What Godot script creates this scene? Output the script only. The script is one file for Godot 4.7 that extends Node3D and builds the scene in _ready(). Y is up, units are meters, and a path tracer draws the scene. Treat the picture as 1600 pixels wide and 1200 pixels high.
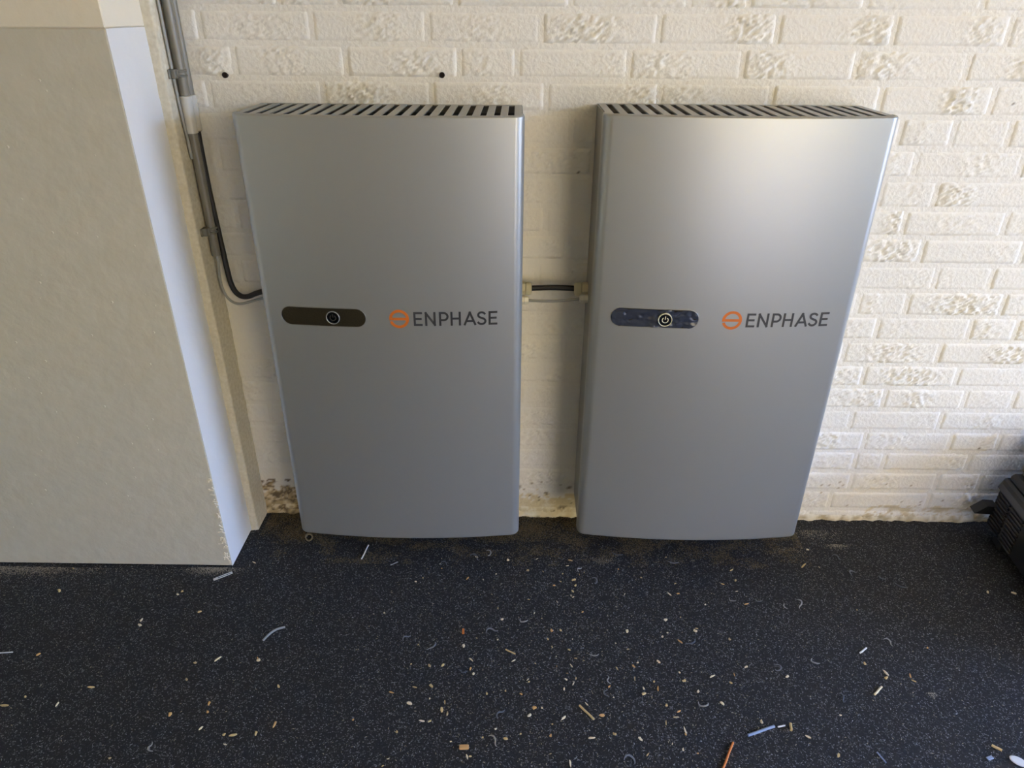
extends Node3D
# A pair of grey battery cabinets on a white painted brick garage wall.

var rng := RandomNumberGenerator.new()
var M := {}
var used := {}

func _ready():
	rng.seed = 7
	# ---------- camera ----------
	var cam := Camera3D.new()
	cam.name = "camera"
	cam.keep_aspect = Camera3D.KEEP_HEIGHT
	cam.fov = 57.268
	cam.near = 0.02
	cam.far = 200.0
	var right := Vector3(0.99992, 0.00736, -0.01042)
	var up := Vector3(-0.0114, 0.88195, -0.47121)
	var fwd := Vector3(-0.00572, -0.47129, -0.88196)
	cam.transform = Transform3D(Basis(right, up, -fwd).orthonormalized(), Vector3(0, 1.2299, 1.5364))
	add_child(cam)
	cam.current = true
	# ---------- sky, sun, exposure ----------
	var env := Environment.new()
	var sky := Sky.new()
	var sm := ProceduralSkyMaterial.new()
	sm.sky_top_color = Color(0.24, 0.43, 0.77)
	sm.sky_curve = 0.3
	sm.sky_horizon_color = Color(0.60, 0.755, 0.945)
	sm.ground_bottom_color = Color(0.30, 0.27, 0.22)
	sm.ground_horizon_color = Color(0.50, 0.48, 0.44)
	sm.sky_energy_multiplier = 5.0
	sky.sky_material = sm
	env.background_mode = Environment.BG_SKY
	env.sky = sky
	env.tonemap_mode = Environment.TONE_MAPPER_LINEAR
	env.tonemap_exposure = 0.98
	env.sdfgi_enabled = true
	env.ssao_enabled = true
	env.ssil_enabled = true
	var we := WorldEnvironment.new()
	we.name = "world_environment"
	we.environment = env
	add_child(we)
	var sun := DirectionalLight3D.new()
	sun.name = "sun"
	sun.light_color = Color(1.0, 0.97, 0.91)
	sun.light_energy = 25.0
	sun.light_angular_distance = 0.53
	sun.shadow_enabled = true
	sun.look_at_from_position(Vector3(-5.0, 7.0, -6.0), Vector3.ZERO)
	add_child(sun)

	make_materials()
	build_shell()
	build_brick_wall()
	build_pier()
	build_floor_grain()
	build_cabinets()
	build_conduits()
	build_link_cables()
	build_machine()
	build_litter()

# =====================================================================
# helpers
# =====================================================================
func numbered(called: String) -> String:
	if not used.has(called):
		used[called] = 0
		return called
	used[called] += 1
	return "%s_%03d" % [called, used[called]]

func thing(called: String, label: String, category: String, at := Vector3.ZERO, group := "") -> Node3D:
	var o := Node3D.new()
	o.name = numbered(called)
	o.position = at
	add_child(o, true)
	tag(o, label, category, group)
	return o

func tag(o: Node, label: String, category: String, group := "") -> void:
	o.set_meta("label", label)
	o.set_meta("category", category)
	if group != "":
		o.set_meta("group", group)

func obj(called: String, mesh: Mesh, mat: Material, parent: Node = null) -> MeshInstance3D:
	var mi := MeshInstance3D.new()
	mi.mesh = mesh
	mi.material_override = mat
	mi.cast_shadow = GeometryInstance3D.SHADOW_CASTING_SETTING_ON
	if parent == null:
		mi.name = numbered(called)
		add_child(mi, true)
	else:
		mi.name = called
		parent.add_child(mi, true)
	return mi

func struct(called: String, mesh: Mesh, mat: Material, label: String) -> MeshInstance3D:
	var o := obj(called, mesh, mat)
	o.set_meta("kind", "structure")
	o.set_meta("label", label)
	return o

func begin() -> SurfaceTool:
	var st := SurfaceTool.new()
	st.begin(Mesh.PRIMITIVE_TRIANGLES)
	return st

func tri(st: SurfaceTool, a: Vector3, b: Vector3, c: Vector3, n: Vector3, na := Vector3.ZERO, nb := Vector3.ZERO, nc := Vector3.ZERO) -> void:
	# front faces run clockwise seen from n
	if na == Vector3.ZERO:
		na = n; nb = n; nc = n
	if (b - a).cross(c - a).dot(n) > 0.0:
		var t := b; b = c; c = t
		t = nb; nb = nc; nc = t
	st.set_normal(na); st.add_vertex(a)
	st.set_normal(nb); st.add_vertex(b)
	st.set_normal(nc); st.add_vertex(c)

func face(st: SurfaceTool, pts: Array, inside: Vector3) -> void:
	var n: Vector3 = (pts[1] - pts[0]).cross(pts[2] - pts[0])
	if n.length() < 1e-12 and pts.size() > 3:
		n = (pts[2] - pts[0]).cross(pts[3] - pts[0])
	if n.length() < 1e-14:
		return
	n = n.normalized()
	if n.dot(pts[0] - inside) < 0.0:
		n = -n
	for i in range(1, pts.size() - 1):
		tri(st, pts[0], pts[i], pts[i + 1], n)

func box(st: SurfaceTool, lo: Vector3, hi: Vector3, ch := 0.0, xf := Transform3D.IDENTITY) -> void:
	var c := (lo + hi) * 0.5
	var h := (hi - lo) * 0.5
	ch = minf(ch, minf(h.x, minf(h.y, h.z)) * 0.95)
	var inside := xf * c
	if ch <= 0.0:
		for ax in 3:
			for s in [-1.0, 1.0]:
				var u := (ax + 1) % 3
				var v := (ax + 2) % 3
				var q := []
				for k in [[-1, -1], [1, -1], [1, 1], [-1, 1]]:
					var p := Vector3.ZERO
					p[ax] = s * h[ax]; p[u] = k[0] * h[u]; p[v] = k[1] * h[v]
					q.append(xf * (c + p))
				face(st, q, inside)
		return
	for ax in 3:
		var u := (ax + 1) % 3
		var v := (ax + 2) % 3
		for s in [-1.0, 1.0]:
			var q := []
			for k in [[-1, -1], [1, -1], [1, 1], [-1, 1]]:
				var p := Vector3.ZERO
				p[ax] = s * h[ax]; p[u] = k[0] * (h[u] - ch); p[v] = k[1] * (h[v] - ch)
				q.append(xf * (c + p))
			face(st, q, inside)
		for su in [-1.0, 1.0]:
			for sv in [-1.0, 1.0]:
				var q2 := []
				for k in [[-1, 0], [1, 0], [1, 1], [-1, 1]]:
					var p := Vector3.ZERO
					p[ax] = k[0] * (h[ax] - ch)
					p[u] = su * (h[u] - (ch if k[1] == 0 else 0.0))
					p[v] = sv * (h[v] - (0.0 if k[1] == 0 else ch))
					q2.append(xf * (c + p))
				face(st, q2, inside)
	for sx in [-1.0, 1.0]:
		for sy in [-1.0, 1.0]:
			for sz in [-1.0, 1.0]:
				var a := Vector3(sx * h.x, sy * (h.y - ch), sz * (h.z - ch))
				var b := Vector3(sx * (h.x - ch), sy * h.y, sz * (h.z - ch))
				var d := Vector3(sx * (h.x - ch), sy * (h.y - ch), sz * h.z)
				face(st, [xf * (c + a), xf * (c + b), xf * (c + d)], inside)

func boxm(lo: Vector3, hi: Vector3, ch := 0.0) -> ArrayMesh:
	var st := begin()
	box(st, lo, hi, ch)
	return st.commit()

# a grid of points (nu columns, nv rows) as one smooth sheet whose front looks along "out"
func sheet(st: SurfaceTool, pts: PackedVector3Array, nu: int, nv: int, out: Vector3, cols := PackedColorArray(), inside = null) -> void:
	var nor := PackedVector3Array()
	nor.resize(pts.size())
	for j in nv:
		for i in nu:
			var du: Vector3 = pts[j * nu + mini(i + 1, nu - 1)] - pts[j * nu + maxi(i - 1, 0)]
			var dv: Vector3 = pts[mini(j + 1, nv - 1) * nu + i] - pts[maxi(j - 1, 0) * nu + i]
			var n := du.cross(dv).normalized()
			var o: Vector3 = out if inside == null else pts[j * nu + i] - inside
			if n.dot(o) < 0.0:
				n = -n
			nor[j * nu + i] = n
	for j in nv - 1:
		for i in nu - 1:
			var q := [j * nu + i, j * nu + i + 1, (j + 1) * nu + i + 1, (j + 1) * nu + i]
			for t in [[0, 1, 2], [0, 2, 3]]:
				var a: int = q[t[0]]
				var b: int = q[t[1]]
				var c: int = q[t[2]]
				var fn: Vector3 = nor[a] + nor[b] + nor[c]
				if (pts[b] - pts[a]).cross(pts[c] - pts[a]).dot(fn) > 0.0:
					var w := b; b = c; c = w
				for k in [a, b, c]:
					st.set_normal(nor[k])
					if cols.size() > 0:
						st.set_color(cols[k])
					st.add_vertex(pts[k])

func tube(st: SurfaceTool, path: PackedVector3Array, r, sides := 12, caps := true) -> void:
	var n := path.size()
	var rings := []
	var nors := []
	var side := Vector3.ZERO
	for i in n:
		var t: Vector3 = (path[mini(i + 1, n - 1)] - path[maxi(i - 1, 0)]).normalized()
		if i == 0:
			side = t.cross(Vector3.UP if absf(t.y) < 0.9 else Vector3.RIGHT).normalized()
		else:
			side = (side - t * side.dot(t)).normalized()
		var o := t.cross(side)
		var rr: float = r if r is float else r[i]
		var ring := []
		var nr := []
		for k in sides:
			var a := TAU * k / sides
			var d := side * cos(a) + o * sin(a)
			ring.append(path[i] + d * rr)
			nr.append(d)
		rings.append(ring)
		nors.append(nr)
	for i in n - 1:
		for k in sides:
			var k2 := (k + 1) % sides
			var a: Vector3 = rings[i][k]
			var b: Vector3 = rings[i][k2]
			var c: Vector3 = rings[i + 1][k2]
			var d: Vector3 = rings[i + 1][k]
			var nn: Vector3 = nors[i][k] + nors[i][k2]
			tri(st, a, b, c, nn, nors[i][k], nors[i][k2], nors[i + 1][k2])
			tri(st, a, c, d, nn, nors[i][k], nors[i + 1][k2], nors[i + 1][k])
	if caps:
		for e in [0, n - 1]:
			var t: Vector3 = (path[1] - path[0]) if e == 0 else (path[n - 1] - path[n - 2])
			face(st, rings[e], path[e] - t.normalized() * (-0.01 if e == 0 else 0.01))

func smooth_path(ctrl: Array, step := 8) -> PackedVector3Array:
	var out := PackedVector3Array()
	for i in ctrl.size() - 1:
		var p0: Vector3 = ctrl[maxi(i - 1, 0)]
		var p1: Vector3 = ctrl[i]
		var p2: Vector3 = ctrl[i + 1]
		var p3: Vector3 = ctrl[mini(i + 2, ctrl.size() - 1)]
		for k in step:
			out.append(p1.cubic_interpolate(p2, p0, p3, float(k) / step))
	out.append(ctrl[-1])
	return out

# profile of (radius, along) pairs turned round the axis from "at"
func lathe(st: SurfaceTool, prof: Array, at: Vector3, axis: Vector3, sides := 24, smooth := true) -> void:
	var s := axis.cross(Vector3.UP if absf(axis.y) < 0.9 else Vector3.RIGHT).normalized()
	var o := axis.cross(s)
	for i in prof.size() - 1:
		var a: Vector2 = prof[i]
		var b: Vector2 = prof[i + 1]
		var sl := Vector2(b.y - a.y, a.x - b.x).normalized()
		for k in sides:
			var d0 := s * cos(TAU * k / sides) + o * sin(TAU * k / sides)
			var d1 := s * cos(TAU * (k + 1) / sides) + o * sin(TAU * (k + 1) / sides)
			var n0 := (d0 * sl.x + axis * sl.y).normalized()
			var n1 := (d1 * sl.x + axis * sl.y).normalized()
			if not smooth:
				n0 = (n0 + n1).normalized(); n1 = n0
			var p := [at + d0 * a.x + axis * a.y, at + d1 * a.x + axis * a.y, at + d1 * b.x + axis * b.y, at + d0 * b.x + axis * b.y]
			if a.x > 1e-6:
				tri(st, p[0], p[1], p[2], n0 + n1, n0, n1, n1)
			if b.x > 1e-6:
				tri(st, p[0], p[2], p[3], n0 + n1, n0, n1, n0)

func noise(sd: int, freq: float, oct := 3, kind := FastNoiseLite.TYPE_SIMPLEX_SMOOTH) -> FastNoiseLite:
	var n := FastNoiseLite.new()
	n.seed = sd
	n.frequency = freq
	n.noise_type = kind
	n.fractal_octaves = oct
	return n

# =====================================================================
# materials
# =====================================================================
func mat(col: Color, rough: float, metal := 0.0) -> StandardMaterial3D:
	var m := StandardMaterial3D.new()
	m.albedo_color = col
	m.roughness = rough
	m.metallic = metal
	return m

func relief(m: StandardMaterial3D, sd: int, freq: float, scale: float, strength: float, oct := 4, px := 512) -> void:
	var t := NoiseTexture2D.new()
	t.width = px; t.height = px
	t.seamless = true
	t.noise = noise(sd, freq, oct)
	t.as_normal_map = true
	t.bump_strength = strength
	m.normal_enabled = true
	m.normal_texture = t
	m.normal_scale = 1.0
	m.uv1_triplanar = true
	m.uv1_world_triplanar = true
	m.uv1_scale = Vector3.ONE * scale

func tone(m: StandardMaterial3D, sd: int, freq: float, scale: float, lo: Color, hi: Color) -> void:
	var t := NoiseTexture2D.new()
	t.width = 512; t.height = 512
	t.seamless = true
	t.noise = noise(sd, freq, 5)
	var g := Gradient.new()
	g.set_color(0, lo)
	g.set_color(1, hi)
	t.color_ramp = g
	m.albedo_texture = t
	m.albedo_color = Color.WHITE
	m.uv1_triplanar = true
	m.uv1_world_triplanar = true
	m.uv1_scale = Vector3.ONE * scale

func make_materials() -> void:
	var brick := mat(Color(0.935, 0.915, 0.87), 0.62)
	brick.vertex_color_use_as_albedo = true
	relief(brick, 11, 0.03, 6.0, 2.2, 4)
	M.brick = brick
	var gp := mat(Color(0.68, 0.67, 0.64), 0.6)
	tone(gp, 21, 0.012, 1.6, Color(0.79, 0.765, 0.69), Color(0.81, 0.785, 0.715))
	relief(gp, 22, 0.02, 2.5, 1.2, 4)
	M.grey_paint = gp
	var spm := mat(Color(0.88, 0.875, 0.86), 0.55)
	relief(spm, 26, 0.02, 2.5, 1.2, 4)
	M.side_paint_lit = spm  # lighter side paint, raised further in place of strong side light
	var cp := mat(Color(0.91, 0.87, 0.78), 0.6)
	relief(cp, 23, 0.02, 2.5, 1.2, 4)
	M.cream_paint = cp
	var pl := mat(Color(0.84, 0.80, 0.70), 0.85)
	tone(pl, 24, 0.03, 5.0, Color(0.78, 0.74, 0.64), Color(0.88, 0.85, 0.77))
	relief(pl, 25, 0.02, 5.0, 3.0, 4)
	M.plaster = pl
	M.room_paint = mat(Color(0.92, 0.85, 0.69), 0.8)
	M.ceiling = mat(Color(0.87, 0.745, 0.50), 0.8)
	M.paving = mat(Color(0.62, 0.59, 0.53), 0.9)
	M.fill_wall_warm = mat(Color(0.56, 0.495, 0.345), 0.9)  # warm tone of the added wall that bounces fill light
	M.facade = mat(Color(0.59, 0.575, 0.525), 0.9)
	M.silver = mat(Color(0.665, 0.67, 0.66), 0.35, 0.58)
	relief(M.silver, 31, 0.25, 12.0, 0.25, 2)
	M.chassis = mat(Color(0.60, 0.60, 0.58), 0.45, 0.6)
	M.grille = mat(Color(0.62, 0.62, 0.60), 0.4, 0.5)
	M.fin = mat(Color(0.42, 0.42, 0.42), 0.45, 0.5)
	var win := mat(Color(0.19, 0.17, 0.12), 0.13)
	tone(win, 33, 0.09, 9.0, Color(0.12, 0.105, 0.075), Color(0.26, 0.235, 0.175))  # olive tone paints in the reflected floor, with dusty mottling
	M.window = win
	M.film = mat(Color(0.21, 0.23, 0.285), 0.14)
	M.rim = mat(Color(0.60, 0.60, 0.58), 0.3, 0.8)
	M.button = mat(Color(0.02, 0.02, 0.025), 0.25)
	M.icon_dim = mat(Color(0.20, 0.19, 0.17), 0.5)
	M.icon_bright = mat(Color(0.90, 0.87, 0.76), 0.5)
	M.ring_dim = mat(Color(0.62, 0.62, 0.60), 0.35, 0.3)
	M.orange = mat(Color(0.80, 0.42, 0.12), 0.5)
	M.print = mat(Color(0.215, 0.215, 0.225), 0.5)
	M.pvc = mat(Color(0.47, 0.455, 0.41), 0.28)
	M.pvc_light = mat(Color(0.76, 0.75, 0.71), 0.35)
	M.clip = mat(Color(0.44, 0.43, 0.39), 0.5)
	M.cable_black = mat(Color(0.105, 0.105, 0.11), 0.5)
	M.cable_grey = mat(Color(0.60, 0.60, 0.58), 0.45)
	M.gland = mat(Color(0.78, 0.75, 0.62), 0.4)
	M.gland_lit = mat(Color(0.95, 0.93, 0.86), 0.4)  # brighter gland colour standing in for light caught by the small glands
	M.machine_dark = mat(Color(0.095, 0.098, 0.107), 0.5)
	M.machine_grey = mat(Color(0.27, 0.275, 0.29), 0.55)
	M.machine_top = mat(Color(0.33, 0.325, 0.31), 0.6)
	M.hole_shade = mat(Color(0.15, 0.10, 0.075), 0.9)  # flat dark brown for the unlit inside of a hole
	M.wood = [mat(Color(0.78, 0.68, 0.47), 0.8), mat(Color(0.86, 0.80, 0.66), 0.8), mat(Color(0.80, 0.62, 0.38), 0.8), mat(Color(0.68, 0.60, 0.44), 0.8)]
	M.orange_wood = mat(Color(0.78, 0.46, 0.22), 0.7)
	M.curl = [mat(Color(0.42, 0.43, 0.45), 0.5), mat(Color(0.56, 0.56, 0.55), 0.5), mat(Color(0.32, 0.34, 0.37), 0.5)]
	M.white_plastic = mat(Color(0.86, 0.86, 0.85), 0.5)
	M.blue_plastic = mat(Color(0.52, 0.58, 0.68), 0.45)
	M.floor = floor_material()
	var gr := mat(Color.WHITE, 0.75)
	gr.vertex_color_use_as_albedo = true
	M.grain = gr

# a dark felt of short fibres, each fleck drawn where it lies
func floor_material() -> StandardMaterial3D:
	var n := 1024
	var im := Image.create_empty(n, n, false, Image.FORMAT_RGB8)
	im.fill(Color(0.118, 0.118, 0.122))
	var r := RandomNumberGenerator.new()
	r.seed = 5
	for i in 52000:
		var x := r.randf() * n
		var y := r.randf() * n
		var a := r.randf() * TAU
		var bend := (r.randf() - 0.5) * 0.5
		var v := 0.07 + 0.12 * r.randf()
		if r.randf() < 0.14:
			v = 0.20 + 0.20 * r.randf()
		var warm := (r.randf() - 0.5) * 0.02
		var c := Color(v + warm, v, v - warm * 0.6 + 0.004)
		for k in r.randi_range(3, 8):
			im.set_pixel(posmod(int(x), n), posmod(int(y), n), c)
			x += cos(a); y += sin(a); a += bend
	var m := mat(Color.WHITE, 0.82)
	m.albedo_texture = ImageTexture.create_from_image(im)
	m.uv1_triplanar = true
	m.uv1_world_triplanar = true
	m.uv1_scale = Vector3.ONE * 1.15
	return m

# =====================================================================
# the garage: floor, walls, ceiling, the open end, the added front opening, and outside
# =====================================================================
const X0 := -1.9
const X1 := 4.5
const Z1 := 3.0
const CEIL := 2.3
const FX0 := 0.85  # span of a front opening added to let in warm fill
const FX1 := 2.5

func build_shell() -> void:
	struct("floor", boxm(Vector3(X0 - 0.2, -0.12, -0.25), Vector3(X1 + 0.2, 0.0, Z1 + 0.2)), M.floor, "dark anthracite fibrous floor of the garage, littered with chips")
	struct("ceiling", boxm(Vector3(X0 - 0.2, CEIL, -0.25), Vector3(X1 + 0.2, CEIL + 0.2, Z1 + 0.2)), M.ceiling, "cream painted garage ceiling above the cabinets")
	struct("wall_left", boxm(Vector3(X0 - 0.2, 0, -0.25), Vector3(X0, CEIL, Z1 + 0.2)), M.room_paint, "cream painted side wall of the garage")
	var sf := begin()
	box(sf, Vector3(X0, 0, Z1), Vector3(FX0, CEIL, Z1 + 0.2))
	box(sf, Vector3(FX1, 0, Z1), Vector3(X1, CEIL, Z1 + 0.2))
	box(sf, Vector3(FX0, 2.15, Z1), Vector3(FX1, CEIL, Z1 + 0.2))
	struct("wall_front", sf.commit(), M.room_paint, "garage wall opposite the cabinets with an opening added for warm fill light")
	var st := begin()
	box(st, Vector3(X1, 0, -0.25), Vector3(X1 + 0.2, CEIL, 0.3))
	box(st, Vector3(X1, 0, 2.7), Vector3(X1 + 0.2, CEIL, Z1 + 0.2))
	box(st, Vector3(X1, 2.18, 0.3), Vector3(X1 + 0.2, CEIL, 2.7))
	struct("wall_right", st.commit(), M.room_paint, "garage end wall with the open doorway the daylight enters by")
	struct("driveway", boxm(Vector3(-30, -0.3, -30), Vector3(60, -0.125, 40)), M.paving, "pale paved driveway outside the garage openings")
	struct("added_wall_across", boxm(Vector3(-12, -0.125, 8.0), Vector3(8.6, 4.6, 8.3)), M.fill_wall_warm, "added unseen wall beyond the front opening, bouncing warm fill light")  # unseen wall added to bounce warm fill and block low sky
	struct("added_wall_opposite", boxm(Vector3(11.0, -0.125, -12), Vector3(11.3, 2.55, 8.0)), M.facade, "added unseen wall across the driveway, bouncing sun and limiting the sky")  # unseen wall added for bounce, its height set to limit sky light

# =====================================================================
# white painted brick wall
# =====================================================================
const COURSE := 0.0628
const ROW0 := 1.2317
var n_fold: FastNoiseLite
var n_fine: FastNoiseLite
var n_warp: FastNoiseLite
var n_stain: FastNoiseLite

# dirt at the foot of the wall: damp brown patches with an outline of their own
func stain(p: Vector3) -> Color:
	var big := n_stain.get_noise_2d(p.x * 22.0, p.y * 40.0)
	var fine := n_stain.get_noise_2d(p.x * 240.0 + 50.0, p.y * 300.0)
	var s := big * 0.65 + fine * 0.40
	if p.y > 0.135:
		# a few pits where the paint has come off
		return Color(0.22, 0.17, 0.12) if fine < -0.70 and big < -0.34 else Color(1, 1, 1)
	if p.x < -0.5 and p.y + big * 0.05 + fine * 0.02 < 0.095:
		if s < -0.12:
			return Color(0.24, 0.18, 0.11)
		return Color(0.58, 0.46, 0.28) if s < 0.10 else Color(0.86, 0.76, 0.58)
	if p.x < 0.22 and p.y + big * 0.04 + fine * 0.015 < 0.07:
		if s < -0.34:
			return Color(0.30, 0.24, 0.15)
		return Color(0.84, 0.75, 0.52) if s < 0.16 else Color(0.95, 0.90, 0.76)
	if p.y < 0.016:
		return Color(0.60, 0.52, 0.36) if s < -0.05 else Color(0.86, 0.80, 0.66)
	if p.x > 0.95 and p.y < 0.05 and s < -0.05:
		return Color(0.80, 0.72, 0.54)
	return Color(0.50, 0.42, 0.30) if fine < -0.52 and big < -0.1 else Color(1, 1, 1)

func brick_mesh(w: float, h: float, at: Vector3, sd: int) -> ArrayMesh:
	var nx := int(ceil(w / 0.0052)) + 1
	var ny := int(ceil(h / 0.0052)) + 1
	var pts := PackedVector3Array()
	var cols := PackedColorArray()
	var r := RandomNumberGenerator.new()
	r.seed = sd * 131 + 17
	var proud := 0.0006 + 0.0024 * r.randf()
	var tilt := (r.randf() - 0.5) * 0.010
	var cx := (r.randf() - 0.5) * w * 0.8
	var span := w * (0.25 + 0.40 * r.randf())
	var amp := 0.0008 + 0.0052 * pow(r.randf(), 1.1)
	var dirn := r.randf_range(-0.6, 0.6)
	var off := r.randf() * 500.0
	for j in ny:
		for i in nx:
			var u := -w / 2 + w * i / (nx - 1)
			var v := -h / 2 + h * j / (ny - 1)
			var ex := w / 2 - absf(u) + n_warp.get_noise_2d(u * 60 + off, v * 60) * 0.0045
			var ey := h / 2 - absf(v) + n_warp.get_noise_2d(u * 60 - off, v * 60 + 90) * 0.0034
			var dx := clampf(ex / 0.0060, 0.0, 1.0)
			var dy := clampf(ey / (0.0130 if v > 0.0 else 0.0045), 0.0, 1.0)
			var edge := (1.0 - (1.0 - dx) * (1.0 - dx)) * (1.0 - (1.0 - dy) * (1.0 - dy))
			var a := u * cos(dirn) + v * sin(dirn)
			var b := -u * sin(dirn) + v * cos(dirn)
			var wx := n_warp.get_noise_2d(u * 22 + off, v * 22 - off) * 0.014
			var f := n_fold.get_noise_2d((a + wx) * 48 + off, (b + wx) * 105)
			var ridge := 1.0 - absf(f) * 2.6
			var mask := clampf(1.0 - absf(u - cx) / span, 0.0, 1.0)
			mask = mask * mask * (3 - 2 * mask)
			var z := proud + tilt * v * 0.6 + amp * mask * ridge + n_fine.get_noise_2d(u * 130 + off, v * 130) * 0.0004
			z = maxf(z, 0.0005) * edge
			if i == 0 or j == 0 or i == nx - 1 or j == ny - 1:
				z = -0.0015
			var p := Vector3(u, v, z)
			pts.append(p)
			cols.append(stain(at + p))
	var st := begin()
	sheet(st, pts, nx, ny, Vector3.BACK, cols)
	return st.commit()

func build_brick_wall() -> void:
	n_fold = noise(3, 1.0, 2)
	n_fine = noise(4, 1.0, 2)
	n_warp = noise(5, 1.0, 2)
	n_stain = noise(6, 1.0, 3)
	var wall := struct("wall_back", boxm(Vector3(X0, 0, -0.25), Vector3(X1, CEIL, -0.004)), M.brick, "white painted brick wall behind the two grey cabinets")
	# the mortar bed, a rough sheet behind the bricks
	var nx := 241
	var ny := 161
	var pts := PackedVector3Array()
	var cols := PackedColorArray()
	for j in ny:
		for i in nx:
			var p := Vector3(-0.74 + 2.5 * i / (nx - 1), 1.52 * j / (ny - 1), 0)
			p.z = n_fine.get_noise_2d(p.x * 90, p.y * 90) * 0.0009
			if p.y < 0.014:
				p.z += 0.006 + n_fine.get_noise_2d(p.x * 30, 7) * 0.008
			pts.append(p)
			cols.append(stain(p))
	var st := begin()
	sheet(st, pts, nx, ny, Vector3.BACK, cols)
	obj("mortar", st.commit(), M.brick, wall)
	# the cross joints that can be read off the wall, course by course from the top
	var known := {
		-1: [-0.58, -0.235, 0.0, 0.2, 0.55, 0.78, 1.0],
		0: [-0.466, -0.347, -0.124, 0.096, 0.322, 0.437, 0.66, 0.883],
		1: [-0.627, -0.407, -0.181, 0.041, 0.27, 0.5, 0.726, 0.949],
		2: [-0.57, -0.347, -0.121, -0.005, 0.217, 0.443, 0.667, 0.888],
		3: [-0.632, -0.399, -0.178, 0.054, 0.283, 0.51, 0.731, 0.957],
		4: [0.108, 0.897, 1.014], 5: [0.836, 1.06], 6: [0.099, 0.898], 7: [0.060, 0.846, 1.067],
		8: [0.902, 1.126], 9: [0.952, 1.078], 10: [0.904, 1.125], 11: [0.85, 1.069, 1.178],
		12: [0.112, 0.787, 1.015], 13: [0.848, 1.077], 14: [0.915, 1.114, 1.236], 15: [0.848, 1.073],
		16: [0.896, 1.117, 1.239], 17: [0.887, 0.962, 1.181], 18: [0.892, 1.231], 19: [0.851, 1.113], 20: [0.8, 1.02]}
	var sd := 0
	for k in range(-3, 21):
		var js: Array = []
		if known.has(k):
			js = known[k].duplicate()
		else:
			js = [rng.randf_range(-0.5, -0.3)]
		var full: Array = [js[0]]
		while full[0] > -0.66:
			full.push_front(full[0] - (0.2265 if rng.randf() > 0.18 else 0.1135))
		for i in range(1, js.size()):
			while js[i] - full[-1] > 0.27:
				var gap: float = js[i] - full[-1]
				full.append(full[-1] + (0.2265 if gap > 0.33 else gap * 0.5))
			full.append(js[i])
		while full[-1] < 1.62:
			full.append(full[-1] + (0.2265 if rng.randf() > 0.2 else 0.1135))
		var y0 := ROW0 - COURSE * k
		for i in full.size() - 1:
			var a: float = full[i] + 0.0030
			var b: float = full[i + 1] - 0.0030
			a = maxf(a, -0.686)
			b = minf(b, 1.70)
			if b - a < 0.02:
				continue
			var h := 0.0560
			var lo := y0 + rng.randf_range(-0.0012, 0.0008)
			var hi := y0 + h + rng.randf_range(-0.001, 0.001)
			if lo < 0.012:
				lo = 0.004
			if hi - lo < 0.012:
				continue
			var at := Vector3((a + b) / 2, (lo + hi) / 2, 0)
			var o := obj("brick", brick_mesh(b - a, hi - lo, at, sd), M.brick, wall)
			o.position = at
			sd += 1
	# dark brown flush discs painting the shade inside two drilled holes
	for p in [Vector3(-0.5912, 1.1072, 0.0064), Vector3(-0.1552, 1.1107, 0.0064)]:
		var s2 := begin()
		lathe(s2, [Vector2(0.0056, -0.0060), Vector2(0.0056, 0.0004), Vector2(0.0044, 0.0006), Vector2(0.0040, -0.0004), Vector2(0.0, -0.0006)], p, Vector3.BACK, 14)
		obj("drill_hole_shade", s2.commit(), M.hole_shade, wall)

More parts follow.
